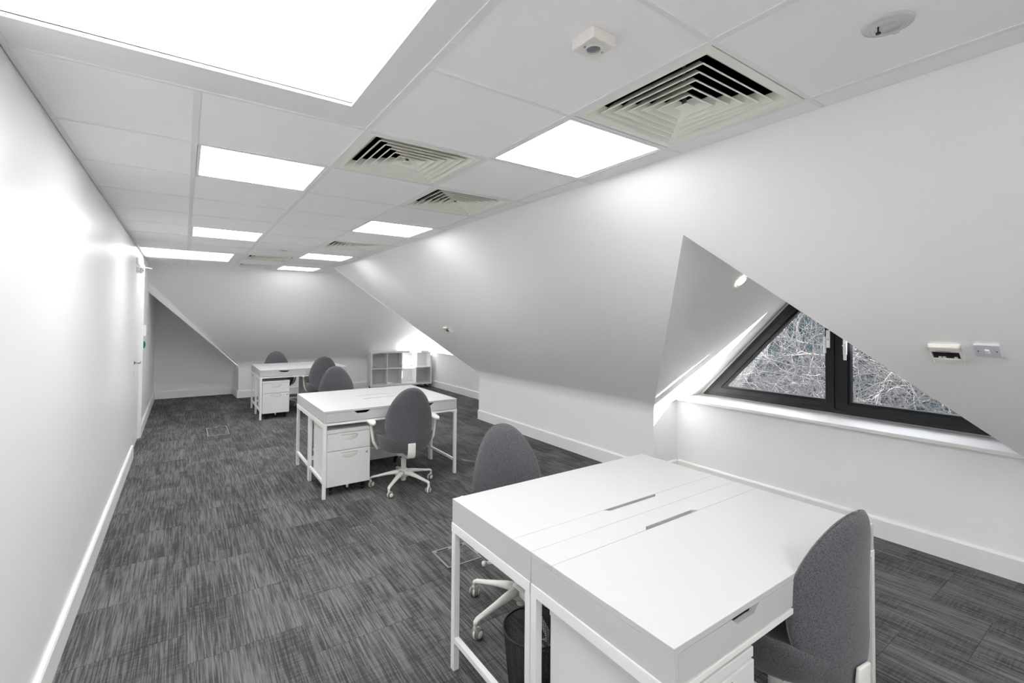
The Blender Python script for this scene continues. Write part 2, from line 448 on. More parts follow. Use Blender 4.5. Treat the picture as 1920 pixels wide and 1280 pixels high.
# roof lights: flat margin boards, shaft and glazed frame
def rooflight(n_, x0, x1, y0, y1, m0, m1, mr):
    t = empty('window_%d' % n_, ((x0+x1)/2, (y0+y1)/2, H+.45), kind='structure')
    loc = -Vector(t.location)
    mb = MB()
    z0, z1 = H-0.003, H+0.0
    mb.box(x1, mr, m0, m1, z0, z1+.012); mb.box(0.022, x1, y1, m1, z0, z1+.012); mb.box(0.022, x1, m0, y0, z0, z1+.012)
    if x0 > 0.023: mb.box(0.022, x0, y0, y1, z0, z1+.012)
    mb.build('margin', M['tbar'], t, loc=loc)
    mb = MB(); zt = H+0.5; w = 0.02
    mb.box(x0-w, x0, y0-w, y1+w, H+.009, zt); mb.box(x1, x1+w, y0-w, y1+w, H+.009, zt)
    mb.box(x0, x1, y0-w, y0, H+.009, zt); mb.box(x0, x1, y1, y1+w, H+.009, zt)
    mb.build('shaft', M['wall'], t, loc=loc)
    mb = MB()
    o_ = [(x0-w, y0-w), (x1+w, y0-w), (x1+w, y1+w), (x0-w, y1+w)]
    mb.ring(o_, inset(o_, 0.06), zt, zt+0.05, 'z')
    mb.build('frame', M['pvc'], t, loc=loc)
    MB().box(x0, x1, y0, y1, zt+.02, zt+.026).build('pane', M['glass'], t, loc=loc)
    p = bpy.data.lights.new('skylight_portal', 'AREA'); p.shape = 'RECTANGLE'; p.size = x1-x0; p.size_y = y1-y0
    p.cycles.is_portal = True
    po = bpy.data.objects.new('skylight_portal', p); C.objects.link(po); po.location = ((x0+x1)/2, (y0+y1)/2, zt+.06)
rooflight(3, *SKY[0], -1.2+.008, 0.6-.008, X1+G-TW)
rooflight(4, *SKY[1], 5.4+.008, 6.6-.008, X1+G-TW)
# board that closes the void above the tiles
mb = MB()
ZV = H+0.30
for (a0, a1, b0, b1) in [(1.0, 5.9, YN, 10), (-.12, 1.0, YN, -.6), (-.12, 1.0, .45, 5.46), (-.12, 1.0, 6.53, 10)]:
    mb.box(a0, a1, b0, b1, ZV, ZV+.02)
struct('ceiling_deck', mb, M['dark'])

# ------------------------------------------------------------------ ceiling lights and grilles
def cell(c, r): return (XL[c]+XL[c+1])/2, (r+0.5)*G
def ceiling_light(c, r, label):
    x, y = cell(c, r)
    t = empty('ceiling_light', (x, y, H), label=label, cat='ceiling light', group='square lit ceiling panels')
    h = 0.286; i = 0.272
    MB().ring([(-h, -h), (h, -h), (h, h), (-h, h)], [(-i, -i), (i, -i), (i, i), (-i, i)], -0.005, 0.012, 'z').build('frame', M['metal_white'], t)
    MB().box(-i, i, -i, i, -0.002, 0.010).build('diffuser', M['panel'], t)
labels_l = {(3, 0): 'largest lit ceiling panel, beside the largest air grille, nearest the dormer',
            (1, 2): 'lit ceiling panel just beyond the big skylight, left of a grille',
            (3, 4): 'lit ceiling panel in the right column, just beyond the third air grille',
            (1, 6): 'small-looking lit ceiling panel in the left column, near the far skylight',
            (3, 8): 'lit ceiling panel just beyond the small far grille in the right column',
            (3, 11): 'farthest lit ceiling panel, at the edge of the far sloping wall'}
for c, r in light_cells:
    if (c, r) in labels_l: ceiling_light(c, r, labels_l[(c, r)])
def added_near_light(c, r, side):   # two fittings added unseen behind the camera to balance the room light
    ceiling_light(c, r, 'added lit ceiling panel, unseen at the near end of the room, %s column' % side)
added_near_light(3, -4, 'right'); added_near_light(1, -5, 'left')

def grille(c, r, label):
    x, y = cell(c, r)
    t = empty('air_grille', (x, y, H), label=label, cat='air vent', group='square cream ceiling air grilles')
    h = 0.287; i = 0.244
    sq = lambda a: [(-a, -a), (a, -a), (a, a), (-a, a)]
    mb = MB().ring(sq(h), sq(i+.012), -0.006, -0.001, 'z')
    # chamfer of the border
    o_, p_ = sq(i+.012), sq(i-.028)
    for k in range(4):
        j = (k+1) % 4
        mb.faces([(*o_[k], -.006), (*o_[j], -.006), (*p_[j], .030), (*p_[k], .030)], [(0, 1, 2, 3)])
    mb.build('border', M['vent'], t)
    for q in range(5):
        s0 = 0.214-q*0.037; s1 = s0-0.036
        mb = MB(); a_, b_ = sq(s0), sq(s1); th = 0.0035
        for k in range(4):
            j = (k+1) % 4
            P = [Vector((*a_[k], -.004)), Vector((*a_[j], -.004)), Vector((*b_[j], .032)), Vector((*b_[k], .032))]
            U = [p+Vector((0, 0, th)) for p in P]
            mb.faces(P+U, [(0, 1, 2, 3), (7, 6, 5, 4), (0, 4, 5, 1), (3, 2, 6, 7)])
        l_ = sq(s0+.006); mb.ring(l_, a_, -.0045, -.003, 'z')
        mb.build('louvre', M['vent'], t)
    MB().box(-.024, .024, -.024, .024, -.004, -.001, .001).build('centre_plate', M['vent'], t)
    mb = MB().box(-.006, .006, -.006, .006, -.001, .05)
    mb.box(-.22, .22, -.006, .006, .045, .05, M=Matrix.Rotation(.6, 4, 'Z'))
    mb.build('bracket', M['galv'], t)
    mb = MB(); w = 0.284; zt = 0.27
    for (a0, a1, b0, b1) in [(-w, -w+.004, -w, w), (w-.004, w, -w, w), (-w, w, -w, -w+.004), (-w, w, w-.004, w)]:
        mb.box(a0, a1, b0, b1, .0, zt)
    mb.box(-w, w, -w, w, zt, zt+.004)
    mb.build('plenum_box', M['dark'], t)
labels_v = {(3, -1): 'largest cream air grille, beside the motion sensor, above the dormer',
            (2, 1): 'cream air grille touching the corner of the big skylight surround',
            (3, 2): 'third cream air grille, in the right column beyond a lit panel',
            (3, 6): 'small-looking cream air grille between two far lit panels in the right column',
            (2, 9): 'far air grille right of the far skylight, nearer of the last pair',
            (2, 11): 'farthest air grille, against the top of the far sloping wall'}
for c, r in vent_cells: grille(c, r, labels_v[(c, r)])

# motion sensor
t = empty('motion_sensor', (1.396, -0.418, H-.004), label='square ivory motion sensor with round grey lens on a ceiling tile', cat='sensor')
MB().box(-.043, .043, -.043, .043, -.034, 0, .003).build('housing', M['cream'], t)
MB().lathe([(0.0, -.040), (.010, -.0395), (.017, -.037), (.020, -.033)], seg=28).build('lens', M['lens'], t, smooth=True)
MB().lathe([(.020, -.0335), (.0215, -.037), (.024, -.0375), (.0265, -.0335)], seg=28).build('bezel', M['cream'], t, smooth=True)
for s_ in (-1, 1): MB().lathe([(0, -.0352), (.003, -.0352), (.003, -.033)], c=(s_*.029, -.004*s_, 0), seg=10).build('screw', M['chrome'], t)
# smoke detector base near the camera
t = empty('smoke_detector', (1.993, -0.913, H-.004), label='round translucent detector base with a dark pin, on the ceiling top right', cat='smoke detector')
MB().lathe([(0, -.010), (.036, -.010), (.038, -.006), (.046, -.006), (.055, -.004), (.056, 0), (0, 0)], seg=36).build('plate', M['smoke'], t, smooth=True)
MB().lathe([(.030, -.0100), (.034, -.0135), (.037, -.0100)], seg=36).build('ring', M['smoke'], t, smooth=True)
MB().lathe([(0, -.032), (.006, -.032), (.006, -.029), (.002, -.028), (.002, -.010), (0, -.010)], c=(-.03, .012, 0), seg=12).build('pin', M['black'], t, smooth=True)
MB().box(.046, .060, -.008, .006, -.006, 0, .001).build('clip', M['smoke'], t)
# far ceiling details
t = empty('smoke_detector', (1.403, 4.62, H-.004), label='small white smoke detector on the far ceiling tiles', cat='smoke detector')
MB().lathe([(0, -.032), (.02, -.032), (.028, -.026), (.03, -.012), (.048, -.010), (.05, 0), (0, 0)], seg=28).build('body', M['cream'], t, smooth=True)
MB().lathe([(.0292, -.022), (.0305, -.022), (.0308, -.018), (.0298, -.018)], seg=28).build('vent_ring', M['plastic_grey'], t)
t = empty('ceiling_sprinkler', (1.60, 5.24, H-.004), label='tiny white sprinkler head beside the far air grille', cat='sprinkler')
MB().lathe([(0, -.012), (.012, -.012), (.026, -.003), (.028, 0), (0, 0)], seg=20).build('escutcheon', M['metal_white'], t, smooth=True)
MB().lathe([(0, -.030), (.014, -.030), (.014, -.027), (.003, -.026), (.003, -.012), (0, -.012)], seg=16).build('deflector', M['chrome'], t, smooth=True)

# ------------------------------------------------------------------ door on the left
t = empty('door_1', (0, DY0, 0), kind='structure')
o_ = Vector((0, -DY0, 0))
mb = MB()
mb.box(-.12, .0, DY0, DY0+.03, 0, DZ); mb.box(-.12, .0, DY1-.03, DY1, 0, DZ); mb.box(-.12, .0, DY0, DY1, DZ-.03, DZ)
mb.box(0, .020, DY1-.008, DY1+.062, 0, DZ+.06, .003); mb.box(0, .018, DY0+.005, DY1+.062, DZ-.008, DZ+.06, .003)
mb.build('frame', M['skirt'], t, loc=o_)
MB().box(-.058, -.014, DY0+.034, DY1-.034, .006, DZ-.034, .002).build('door_leaf', M['skirt'], t, loc=o_)
hy = DY0+.13
lf = MB().lathe([(0, 0), (.026, 0), (.026, .010), (.022, .012), (0, .012)], c=(-.014, hy, 1.05), axis=(1, 0, 0), seg=24).build('rose', M['chrome'], t, smooth=True, loc=o_)
MB().tube([(-.004, hy, 1.05), (.035, hy, 1.05), (.046, hy+.012, 1.05), (.048, hy+.05, 1.05), (.047, hy+.13, 1.05)], [.010, .010, .010, .009, .008], 12).build('door_handle', M['chrome'], t, smooth=True, loc=o_)
MB().lathe([(0, 0), (.022, 0), (.022, .008), (0, .008)], c=(-.014, hy, .93), axis=(1, 0, 0), seg=20).build('lock_escutcheon', M['chrome'], t, smooth=True, loc=o_)
mb = MB().box(-.014, .030, DY0+.10, DY0+.32, DZ-.10, DZ-.045, .005)
mb.build('door_closer', M['chrome'], t, loc=o_)
mb = MB().box(.0, .018, DY0+.24, DY0+.262, DZ-.045, DZ-.036, .001)
mb.tube([(.010, DY0+.25, DZ-.032), (.12, DY0+.42, DZ-.030)], [(.010, .004)]*2, 8)
mb.tube([(.12, DY0+.42, DZ-.026), (.012, DY0+.66, DZ+.010)], [(.009, .004)]*2, 8)
mb.build('closer_arm', M['chrome'], t, loc=o_)
# room beyond the door is closed off
struct('wall_corridor', MB().box(-.2, -.13, DY0-.2, DY1+.2, 0, H), M['wall'])

# green exit button and the paper notice
t = empty('exit_button', (0, 6.62, 1.20), label='small green door release button on the left wall beyond the door', cat='exit button')
MB().box(0, .028, -.045, .045, -.045, .045, .004).build('back_box', M['green'], t)
MB().box(.028, .034, -.03, .03, -.025, .025, .003).build('push_plate', M['green'], t)
t = empty('access_keypad', (0, 6.62, 1.39), label='white plastic keypad box on the left wall above the green button', cat='keypad')
MB().box(0, .038, -.06, .06, -.075, .075, .005).build('housing', M['plastic'], t)
MB().box(.038, .041, -.04, .04, -.05, .05, .001).build('keypad_face', M['metal_white'], t)

# ------------------------------------------------------------------ windows
def window(name, xw, tri, bars, fmat, hmat, sashes, handles):
    """tri: outer outline (y,z); sashes: list of outlines"""
    t = empty(name, (xw, sum(p[0] for p in tri)/len(tri), min(p[1] for p in tri)), kind='structure')
    o_ = -Vector(t.location)
    ins = inset(tri, 0.035)
    mb = MB().ring(tri, ins, xw-.02, xw+.06)
    mb.ring(inset(tri, 0.012), ins, xw-.026, xw-.02)
    for y, w in bars: mb.box(xw-.02, xw+.06, y-w, y+w, ins[0][1]-.01, max(p[1] for p in ins)-.04)
    mb.build('frame', fmat, t, loc=o_)
    for sh in sashes:
        a = inset(sh, 0.003); b = inset(sh, 0.055); c_ = inset(sh, 0.073)
        mb = MB().ring(a, b, xw-.032, xw+.04)
        mb.ring(b, c_, xw-.018, xw+.03)
        f = mb.build('sash', fmat, t, loc=o_)
        g = inset(sh, 0.068)
        MB().prism(g, xw+.004, xw+.012).build('pane', M['glass'], f)
    for hy, hz, sgn in handles:
        mb = MB().box(xw-.044, xw-.032, hy-.014, hy+.014, hz-.075, hz+.075, .003)
        h_ = mb.build('handle_plate', hmat, t, loc=o_)
        mb = MB().tube([(xw-.044, hy, hz+.0), (xw-.068, hy, hz+.0)], .010, 12)
        mb.box(xw-.082, xw-.066, hy+sgn*.012-.011, hy+sgn*.012+.011, hz-.12, hz+.02, .005)
        mb.build('handle', hmat, h_)
    return t
yc = 0.337
WBL = (1.591, 0.803); sl = 0.93
TRI = [WBL, (yc-(WBL[0]-yc), 0.803), (yc, 0.803+(WBL[0]-yc)/sl)]
ins = inset(TRI, 0.035)
def cut_left(poly, y):   # half of the inset triangle on the +y side of y
    (a, b, c_) = poly
    k = (y-c_[0])/(a[0]-c_[0]); return [a, (y, a[1]), (y, c_[1]+(a[1]-c_[1])*k)]
def cut_right(poly, y):
    (a, b, c_) = poly
    k = (y-c_[0])/(b[0]-c_[0]); return [(y, b[1]), b, (y, c_[1]+(b[1]-c_[1])*k)]
window('window_1', XW, TRI, [(yc, .022)], M['frame'], M['pvc'], [cut_left(ins, yc+.020), cut_right(ins, yc-.020)],
       [(yc+.062, 1.43, 1), (yc-.062, 1.38, -1)])
# wall round the window
mb = MB()
out = [(1.85, .60), (-1.2, .60), (.32, 2.45)]
mb.ring(out, TRI, XW+.03, XW+.12)
struct('wall_gable', mb, M['wall'])
# far window, white framed
T2 = [(9.02, .80), (6.1, .80), (6.90, 1.85), (7.95, 1.85)]
t2i = inset(T2, .035)
def clip(poly, y, keep_high):
    out_ = []; n_ = len(poly)
    for i in range(n_):
        p, q = poly[i], poly[(i+1) % n_]
        ip, iq = (p[0] >= y) == keep_high, (q[0] >= y) == keep_high
        if ip: out_.append(p)
        if ip != iq:
            k = (y-p[0])/(q[0]-p[0]); out_.append((y, p[1]+(q[1]-p[1])*k))
    return out_
window('window_2', XD, T2, [(7.45, .022)], M['pvc'], M['black'], [clip(t2i, 7.47, True), clip(t2i, 7.43, False)], [(7.53, 1.2, 1)])
mb = MB()
mb.ring([(9.6, .5), (4.8, .5), (6.0, 2.6), (7.9, 2.6)], T2, XD+.03, XD+.12)
struct('wall_gable_far', mb, M['wall'])

# downlight in the dormer soffit (placed on its plane)
def plane_hit(p0, nrm, o, d):
    return o+d*((p0-o).dot(nrm)/d.dot(nrm))
nn = (WLv-A).cross(B-A).normalized()
if nn.z > 0: nn = -nn
dl = Vector((3.05, 0.32, 0)); dl.z = A.z-((dl.x-A.x)*nn.x+(dl.y-A.y)*nn.y)/nn.z
dl = Vector((3.07, 0.17, 1.9))
cam_o = Vector((0.4624, -1.3566, 1.5839))
dl = plane_hit(A, nn, cam_o, Vector((3.07, 0.084, 1.807))-cam_o)
t = empty('downlight', dl, label='small round recessed downlight glowing in the dormer soffit', cat='downlight')
mb = MB().lathe([(.040, .0), (.046, .002), (.048, .004), (.046, .006), (.038, .005)], seg=28, axis=nn); mb.build('trim_ring', M['metal_white'], t, smooth=True)
MB().lathe([(0, .003), (.038, .003), (.038, .001), (0, .001)], seg=28, axis=nn).build('lamp', M['spot'], t)

# ------------------------------------------------------------------ things on the slope
u_ = Vector((0, -1, 0)); v_ = Vector((XE-XK, 0, H-ZK)).normalized(); w_ = n   # right, up the slope, into the room
def slope_frame(y, z):
    o = sp((y, z)); m = Matrix((u_, v_, w_)).transposed().to_4x4(); m.translation = o; return m
def on_slope(name, y, z, label, cat, group=None):
    t = empty(name, label=label, cat=cat, group=group); t.matrix_world = slope_frame(y, z); return t
def thermostat(y, z, label):
    t = on_slope('thermostat', y, z, label, 'thermostat', 'ivory wall controllers on the slope')
    MB().box(-.060, .060, -.060, .060, 0, .010, .003).build('back_plate', M['cream'], t)
    mb = MB().box(-.060, .060, .024, .060, .010, .024, .003)
    mb.box(-.060, .060, -.060, -.032, .010, .020, .003); mb.box(-.060, -.050, -.06, .06, .010, .024, .003); mb.box(.050, .060, -.06, .06, .010, .024, .003)
    mb.build('housing', M['cream'], t)
    MB().box(-.050, .050, -.032, .024, .010, .014).build('display', M['lcd'], t)
    for x in (-.025, -.010, .032): MB().box(x-.006, x+.006, -.028, -.020, .014, .018, .001).build('button', M['cream'], t)
    MB().box(-.030, .022, .030, .034, .024, .0245).build('printed_marking', M['plastic_grey'], t)
thermostat(-0.693, 1.440, 'ivory wall controller with dark display beside the near light switch')
thermostat(4.53, 1.425, 'small far ivory controller with dark display, on the slope before the far dormer')
t = on_slope('light_switch', -0.838, 1.460, 'lilac-white single rocker switch on the slope, right of the controller', 'light switch')
MB().box(-.043, .043, -.043, .043, 0, .012, .003).build('plate', M['switch'], t)
MB().box(-.0075, .0075, -.013, .013, .012, .017, .0015).build('rocker', M['metal_white'], t)
for s_ in (-1, 1): MB().lathe([(0, .0125), (.0032, .0125), (.0032, .011)], c=(s_*.030, 0, 0), seg=10).build('screw', M['black'], t)

# ------------------------------------------------------------------ floor boxes
def floor_box(x, y, w, d, rz, label):
    t = empty('floor_box', (x, y, 0), rz, label=label, cat='floor socket box', group='carpet-topped floor boxes')
    a = [(-w/2, -d/2), (w/2, -d/2), (w/2, d/2), (-w/2, d/2)]
    MB().ring(a, inset(a, .010), 0.0005, .004, 'z').build('rim', M['floorbox'], t)
    b = inset(a, .0105)
    MB().prism(b, 0.0005, .003, 'z').build('carpet_lid', M['carpet'], t)
    mb = MB().box(-w/2+.012, w/2-.012, d/2-.034, d/2-.012, .003, .0042)
    f = mb.build('cable_flap', M['floorbox'], t)
    for s_ in (-1, 1): MB().box(s_*.055-.042, s_*.055+.042, d/2-.031, d/2-.015, .0042, .0048).build('cable_slot', M['lcd'], f)
floor_box(1.993, 1.448, .25, .25, -0.02, 'metal framed floor box on the carpet behind the near desk leg')
floor_box(0.868, 6.30, .25, .55, -0.0, 'faint metal framed floor box on the carpet in front of the alcove')

# ------------------------------------------------------------------ desks
def make_desk():
    """one desk: 1.306 wide, front edge at y=0, back at y=.589; origin at front left foot"""
    W, D, T = 1.306, 0.5885, 0.7617
    t = empty('desk', (0, 0, 0))
    yb = D-.113
    # top board with the cable flap and its long finger slot behind it
    MB().box(0, W, 0, yb-.0008, T-.018, T, .0012).build('tabletop', M['desk'], t)
    cx, hw = W/2, .172
    fl = [(0, yb+.0008), (cx-hw, yb+.0008), (cx-hw+.022, yb+.020), (cx+hw-.022, yb+.020), (cx+hw, yb+.0008), (W, yb+.0008), (W, D), (0, D)]
    MB().prism(fl, T-.018, T, 'z', .0008).build('cable_flap', M['desk'], t)
    # carcass
    zb = .655
    mb = MB()
    mb.box(0.0005, .018, 0.0, D-.0005, zb, T-.0185, .001); mb.box(W-.018, W-.0005, 0.0, D-.0005, zb, T-.0185, .001)
    mb.box(.018, W-.018, D-.016, D-.0005, zb, T-.0185); mb.box(.018, W-.018, 0.02, D-.016, zb+.004, zb+.010)
    mb.box(.018, W-.018, .45, .460, zb+.010, T-.019)
    mb.build('carcass', M['desk'], t)
    # two drawers with trapezoid finger cut-outs
    for k in range(2):
        x0 = .0195+k*(W/2-.018); x1 = x0+W/2-.0205
        xc = (x0+x1)/2; zt, z0 = T-.0195, zb+.005; cw, cd = .075, .023
        pr = [(x0, z0), (x1, z0), (x1, zt), (xc+cw, zt), (xc+cw-.030, zt-cd), (xc-cw+.030, zt-cd), (xc-cw, zt), (x0, zt)]
        mb = MB(); b = bmesh.new()
        F_ = [b.verts.new((p[0], 0.001, p[1])) for p in pr]; K_ = [b.verts.new((p[0], .017, p[1])) for p in pr]
        for q in ((0, 5, 6, 7), (0, 1, 4, 5), (1, 2, 3, 4)):
            b.faces.new([F_[i] for i in q]); b.faces.new([K_[i] for i in reversed(q)])
        for i in range(8): b.faces.new([F_[i], F_[(i+1) % 8], K_[(i+1) % 8], K_[i]])
        mb.join(b)
        d_ = mb.build('drawer', M['desk'], t)
        MB().box(x0+.01, x1-.01, .02, .44, zb+.012, zb+.016).build('drawer_tray', M['desk'], d_)
    # underframe: two legs, top rail and stretcher at each end, and one long low back rail
    for sx in (0, 1):
        xa = -.003 if sx == 0 else W-.027
        mb = MB().box(xa, xa+.030, -.002, D-.003, .615, zb, .002)
        mb.build('top_rail', M['metal_white'], t)
        for ya in (-.002, D-.033): MB().box(xa+.0, xa+.028, ya, ya+.030, 0.002, .615, .002).build('leg', M['metal_white'], t)
        MB().box(xa+.003, xa+.026, .028, D-.033, .125, .150, .002).build('stretcher', M['metal_white'], t)
    MB().box(.028, W-.028, -.001, .020, .635, zb-.001, .002).build('front_rail', M['metal_white'], t)
    MB().box(.026, W-.026, D-.030, D-.012, .200, .225, .002).build('back_rail', M['metal_white'], t)
    return t, W, D
d0, DW, DD = make_desk()
DA, DB_, DC = (1.4853, -0.6165), (1.4765, 2.922), (1.436, 6.735)
spots = [(DA, 0, 'white desk nearest the camera, front half of the pair by the dormer window'),
         (DA, 1, 'white desk forming the back half of the nearest pair, by the tall knee wall'),
         (DB_, 0, 'white desk facing the camera in the middle pair, with pedestal and chair'),
         (DB_, 1, 'white desk on the far side of the middle pair, chair tucked behind'),
         (DC, 0, 'white desk facing the camera in the farthest pair, near the alcove'),
         (DC, 1, 'white desk on the far side of the farthest pair, against the low wall')]
first = True
for (px, py), half, lab in spots:
    o = d0 if first else copy_tree(d0); first = False
    if half == 0: o.location = (px, py, 0); o.rotation_euler = (0, 0, 0)
    else: o.location = (px+DW, py+2*DD+.0015, 0); o.rotation_euler = (0, 0, PI)
    tag(o, lab, 'desk', 'back-to-back white desks')

# ------------------------------------------------------------------ pedestals
def make_pedestal():
    W, D = .385, .50
    t = empty('drawer_pedestal')
    mb = MB().box(0, W, .012, D, .085, .555, .002); mb.build('body', M['cabinet'], t)
    MB().box(-.003, W+.003, -.002, D+.002, .557, .588, .003).build('top', M['cabinet'], t)
    for z0, z1 in ((.402, .553), (.090, .397)):
        d_ = MB().box(.002, W-.002, -.006, .010, z0, z1, .002).build('drawer', M['cabinet'], t)
        # crescent finger pull: a scooped lip below the top edge
        xc, w, zt = W/2, .082, z1-.020
        mb = MB(); n_ = 14; rows_ = []
        for j in range(6):
            v = j/5; row = []
            for i in range(n_+1):
                u = i/n_*2-1
                zz = zt-.050*v*math.sqrt(max(0, 1-u*u))**0.8
                yy = -.0065-.011*math.sin(PI*min(1, (1-v)*.5+.0))*math.sqrt(max(0, 1-u*u)) if j else -.0065-.011*math.sqrt(max(0, 1-u*u))
                row.append(mb.bm.verts.new((xc+u*w, yy, zz)))
            rows_.append(row)
        for j in range(5):
            for i in range(n_): mb.bm.faces.new([rows_[j][i], rows_[j][i+1], rows_[j+1][i+1], rows_[j+1][i]])
        bmesh.ops.remove_doubles(mb.bm, verts=mb.bm.verts, dist=1e-5)
        mb.build('handle', M['metal_white'], d_, smooth=True)
        MB().box(xc-w*.86, xc+w*.86, -.0072, -.0062, zt-.0005, zt+.0025).build('handle_painted_shade', M['plastic_grey'], d_)  # grey strip colours in the shade along the top of the pull
    MB().lathe([(0, -.014), (.008, -.014), (.0095, -.006), (0, -.006)], c=(0, 0, 0), axis=(0, 1, 0), seg=16, M=Matrix.Translation((W-.035, 0, .360))).build('lock', M['chrome'], t, smooth=True)
    for x in (.05, W-.05):
        for y in (.06, D-.06):
            mb = MB().lathe([(0, -.011), (.020, -.011), (.023, -.007), (.023, .007), (.020, .011), (0, .011)], c=(x, y, .0245), axis=(1, 0, 0), seg=18)
            mb.box(x-.014, x+.014, y-.012, y+.022, .045, .085)
            mb.build('caster', M['black'], t, smooth=True)
    mb = MB().lathe([(0, -.008), (.013, -.008), (.014, .008), (0, .008)], c=(W/2, .045, .060), axis=(1, 0, 0), seg=16); mb.box(W/2-.010, W/2+.010, .035, .055, .062, .090, .002)
    mb.build('anti_tilt_wheel', M['metal_white'], t, smooth=True)
    return t, W, D
p0, PW, PD = make_pedestal()
ped = [((1.528, -0.585), 0, 'white pedestal under the nearest desk, below its left drawer'),
       ((1.512, 2.952), 0, 'white two-drawer pedestal beside the swivel chair of the middle pair'),
       ((1.472, 6.765), 0, 'white two-drawer pedestal under the farthest pair of desks'),
       ((2.06+PW, 4.05), PI, 'white pedestal seen from its back under the middle pair, behind the chair'),
       ((2.195+PW, 7.86), PI, 'white pedestal seen from its back under the farthest pair')]
for i, ((px, py), rz, lab) in enumerate(ped):
    o = p0 if i == 0 else copy_tree(p0)
    o.location = (px, py, 0); o.rotation_euler = (0, 0, rz)
    tag(o, lab, 'drawer unit', 'white two-drawer pedestals')

# ------------------------------------------------------------------ chairs
def smoothstep(t): t = max(0, min(1, t)); return t*t*(3-2*t)
def make_chair():
    t = empty('swivel_chair')
    # back shell (faces +y; rear face towards -y): an egg, wide low down
    NA, NR = 48, 9
    zc, hz, hx = .676, .283, .212
    def back_pt(r, a, side):
        c_, s_ = math.cos(a), math.sin(a)
        x = hx*math.copysign(abs(s_)**.88, s_)*(1-.185*c_)*r
        z = zc+hz*c_*r
        t_ = (z-(zc-hz))/(2*hz)
        y = -.264-.018*t_+.022*math.sin(PI*t_)+1.57*x*x   # wraps round the sitter
        th = .034*math.sqrt(max(0, 1-r**4))
        return Vector((x, y+(th if side > 0 else -th), z))
    mb = MB(); bm = mb.bm
    rings = {}
    for side in (1, -1):
        cv = bm.verts.new(back_pt(0, 0, side)); prev = None
        for j in range(1, NR+1):
            r = [0, .2, .4, .6, .75, .86, .93, .97, .992, 1.0][j]
            if j == NR and side == -1: ring = rings['rim']
            else: ring = [bm.verts.new(back_pt(r, 2*PI*k/NA, side)) for k in range(NA)]
            if j == NR: rings['rim'] = ring
            for k in range(NA):
                k2 = (k+1) % NA
                if prev is None: bm.faces.new([cv, ring[k], ring[k2]])
                else: bm.faces.new([prev[k], ring[k], ring[k2], prev[k2]])
            prev = ring
    bmesh.ops.recalc_face_normals(bm, faces=bm.faces)
    back = mb.build('backrest', M['fabric'], t)
    for f in back.data.polygons: f.use_smooth = True
    # piping line on the rim
    MB().tube([back_pt(1.0, 2*PI*k/64, 1)*1.0 for k in range(65)], .0028, 6).build('piping', M['black'] if False else M['fabric'], back, smooth=True)
    # seat: shallow bowl with upturned back and sides
    def seat_pt(r, a, side):
        c_, s_ = math.cos(a), math.sin(a)
        ex = 2/2.6
        x = .255*math.copysign(abs(s_)**ex, s_)*r
        y = -.01+.265*math.copysign(abs(c_)**ex, c_)*r
        rise = .070*(abs(x)/.252)**3+.045*smoothstep((-y+.02)/.24)**1.5*(1-.2*0)-.018*smoothstep((y-.12)/.16)
        th = math.sqrt(max(0, 1-r**4))
        if side > 0: z = .445+rise+th*.012
        else: z = .445+rise*(.35+.65*r**8)-.102*math.sqrt(max(0, 1-r**7))
        return Vector((x, y, z))
    mb = MB(); bm = mb.bm; rings = {}
    for side in (1, -1):
        cv = bm.verts.new(seat_pt(0, 0, side)); prev = None
        for j in range(1, NR+1):
            r = [0, .2, .4, .6, .75, .86, .93, .97, .992, 1.0][j]
            if j == NR and side == -1: ring = rings['rim']
            else: ring = [bm.verts.new(seat_pt(r, 2*PI*k/NA, side)) for k in range(NA)]
            if j == NR: rings['rim'] = ring
            for k in range(NA):
                k2 = (k+1) % NA
                if prev is None: bm.faces.new([cv, ring[k], ring[k2]])
                else: bm.faces.new([prev[k], ring[k], ring[k2], prev[k2]])
            prev = ring
    bmesh.ops.recalc_face_normals(bm, faces=bm.faces)
    seat = mb.build('seat', M['fabric'], t)
    for f in seat.data.polygons: f.use_smooth = True
    # mechanism, back bracket, lever
    mb = MB().box(-.075, .075, -.10, .12, .310, .360, .012)
    mb.lathe([(.030, .29), (.042, .312), (.042, .33)], seg=20)
    mb.build('mechanism', M['plastic'], t, smooth=True)
    br = [(-.06, .322), (-.20, .322), (-.262, .326), (-.290, .345), (-.302, .385), (-.304, .470), (-.292, .472), (-.286, .410), (-.278, .366), (-.256, .346), (-.20, .342), (-.06, .345)]
    mb = MB().prism(br, -.034, .034, 'x', .004)
    mb.build('back_bracket', M['plastic'], t, smooth=True)
    mb = MB().tube([(.06, .05, .340), (.16, .06, .346), (.235, .065, .352)], [.006, .007, .008], 10)
    mb.lathe([(0, -.014), (.009, -.012), (.0135, -.002), (.012, .008), (0, .013)], c=(.242, .066, .353), axis=(1, 0, 0), seg=14)
    mb.build('tilt_lever', M['plastic'], t, smooth=True)
    # arms
    for s_ in (-1, 1):
        mb = MB()
        P = [(s_*.07, -.01, .338), (s_*.17, -.01, .350), (s_*.250, -.012, .385), (s_*.284, -.008, .45), (s_*.297, -.002, .53), (s_*.303, .008, .585), (s_*.302, .015, .618)]
        R_ = [(.020, .010), (.021, .011), (.021, .012), (.019, .012), (.018, .012), (.021, .013), (.030, .016)]
        mb.tube(P, R_, 12, up=Vector((s_, 0, .3)))
        a = mb.build('armrest', M['plastic'], t, smooth=True)
        pad = []
        for k in range(20):
            th = 2*PI*k/20
            y = .02+.135*math.copysign(abs(math.cos(th))**.8, math.cos(th)); w = .036+.008*math.cos(th)
            pad.append((s_*.300+w*math.copysign(abs(math.sin(th))**.8, math.sin(th)), y))
        MB().prism(pad, .618, .640, 'z', .006).build('arm_pad', M['plastic'], a, smooth=True)
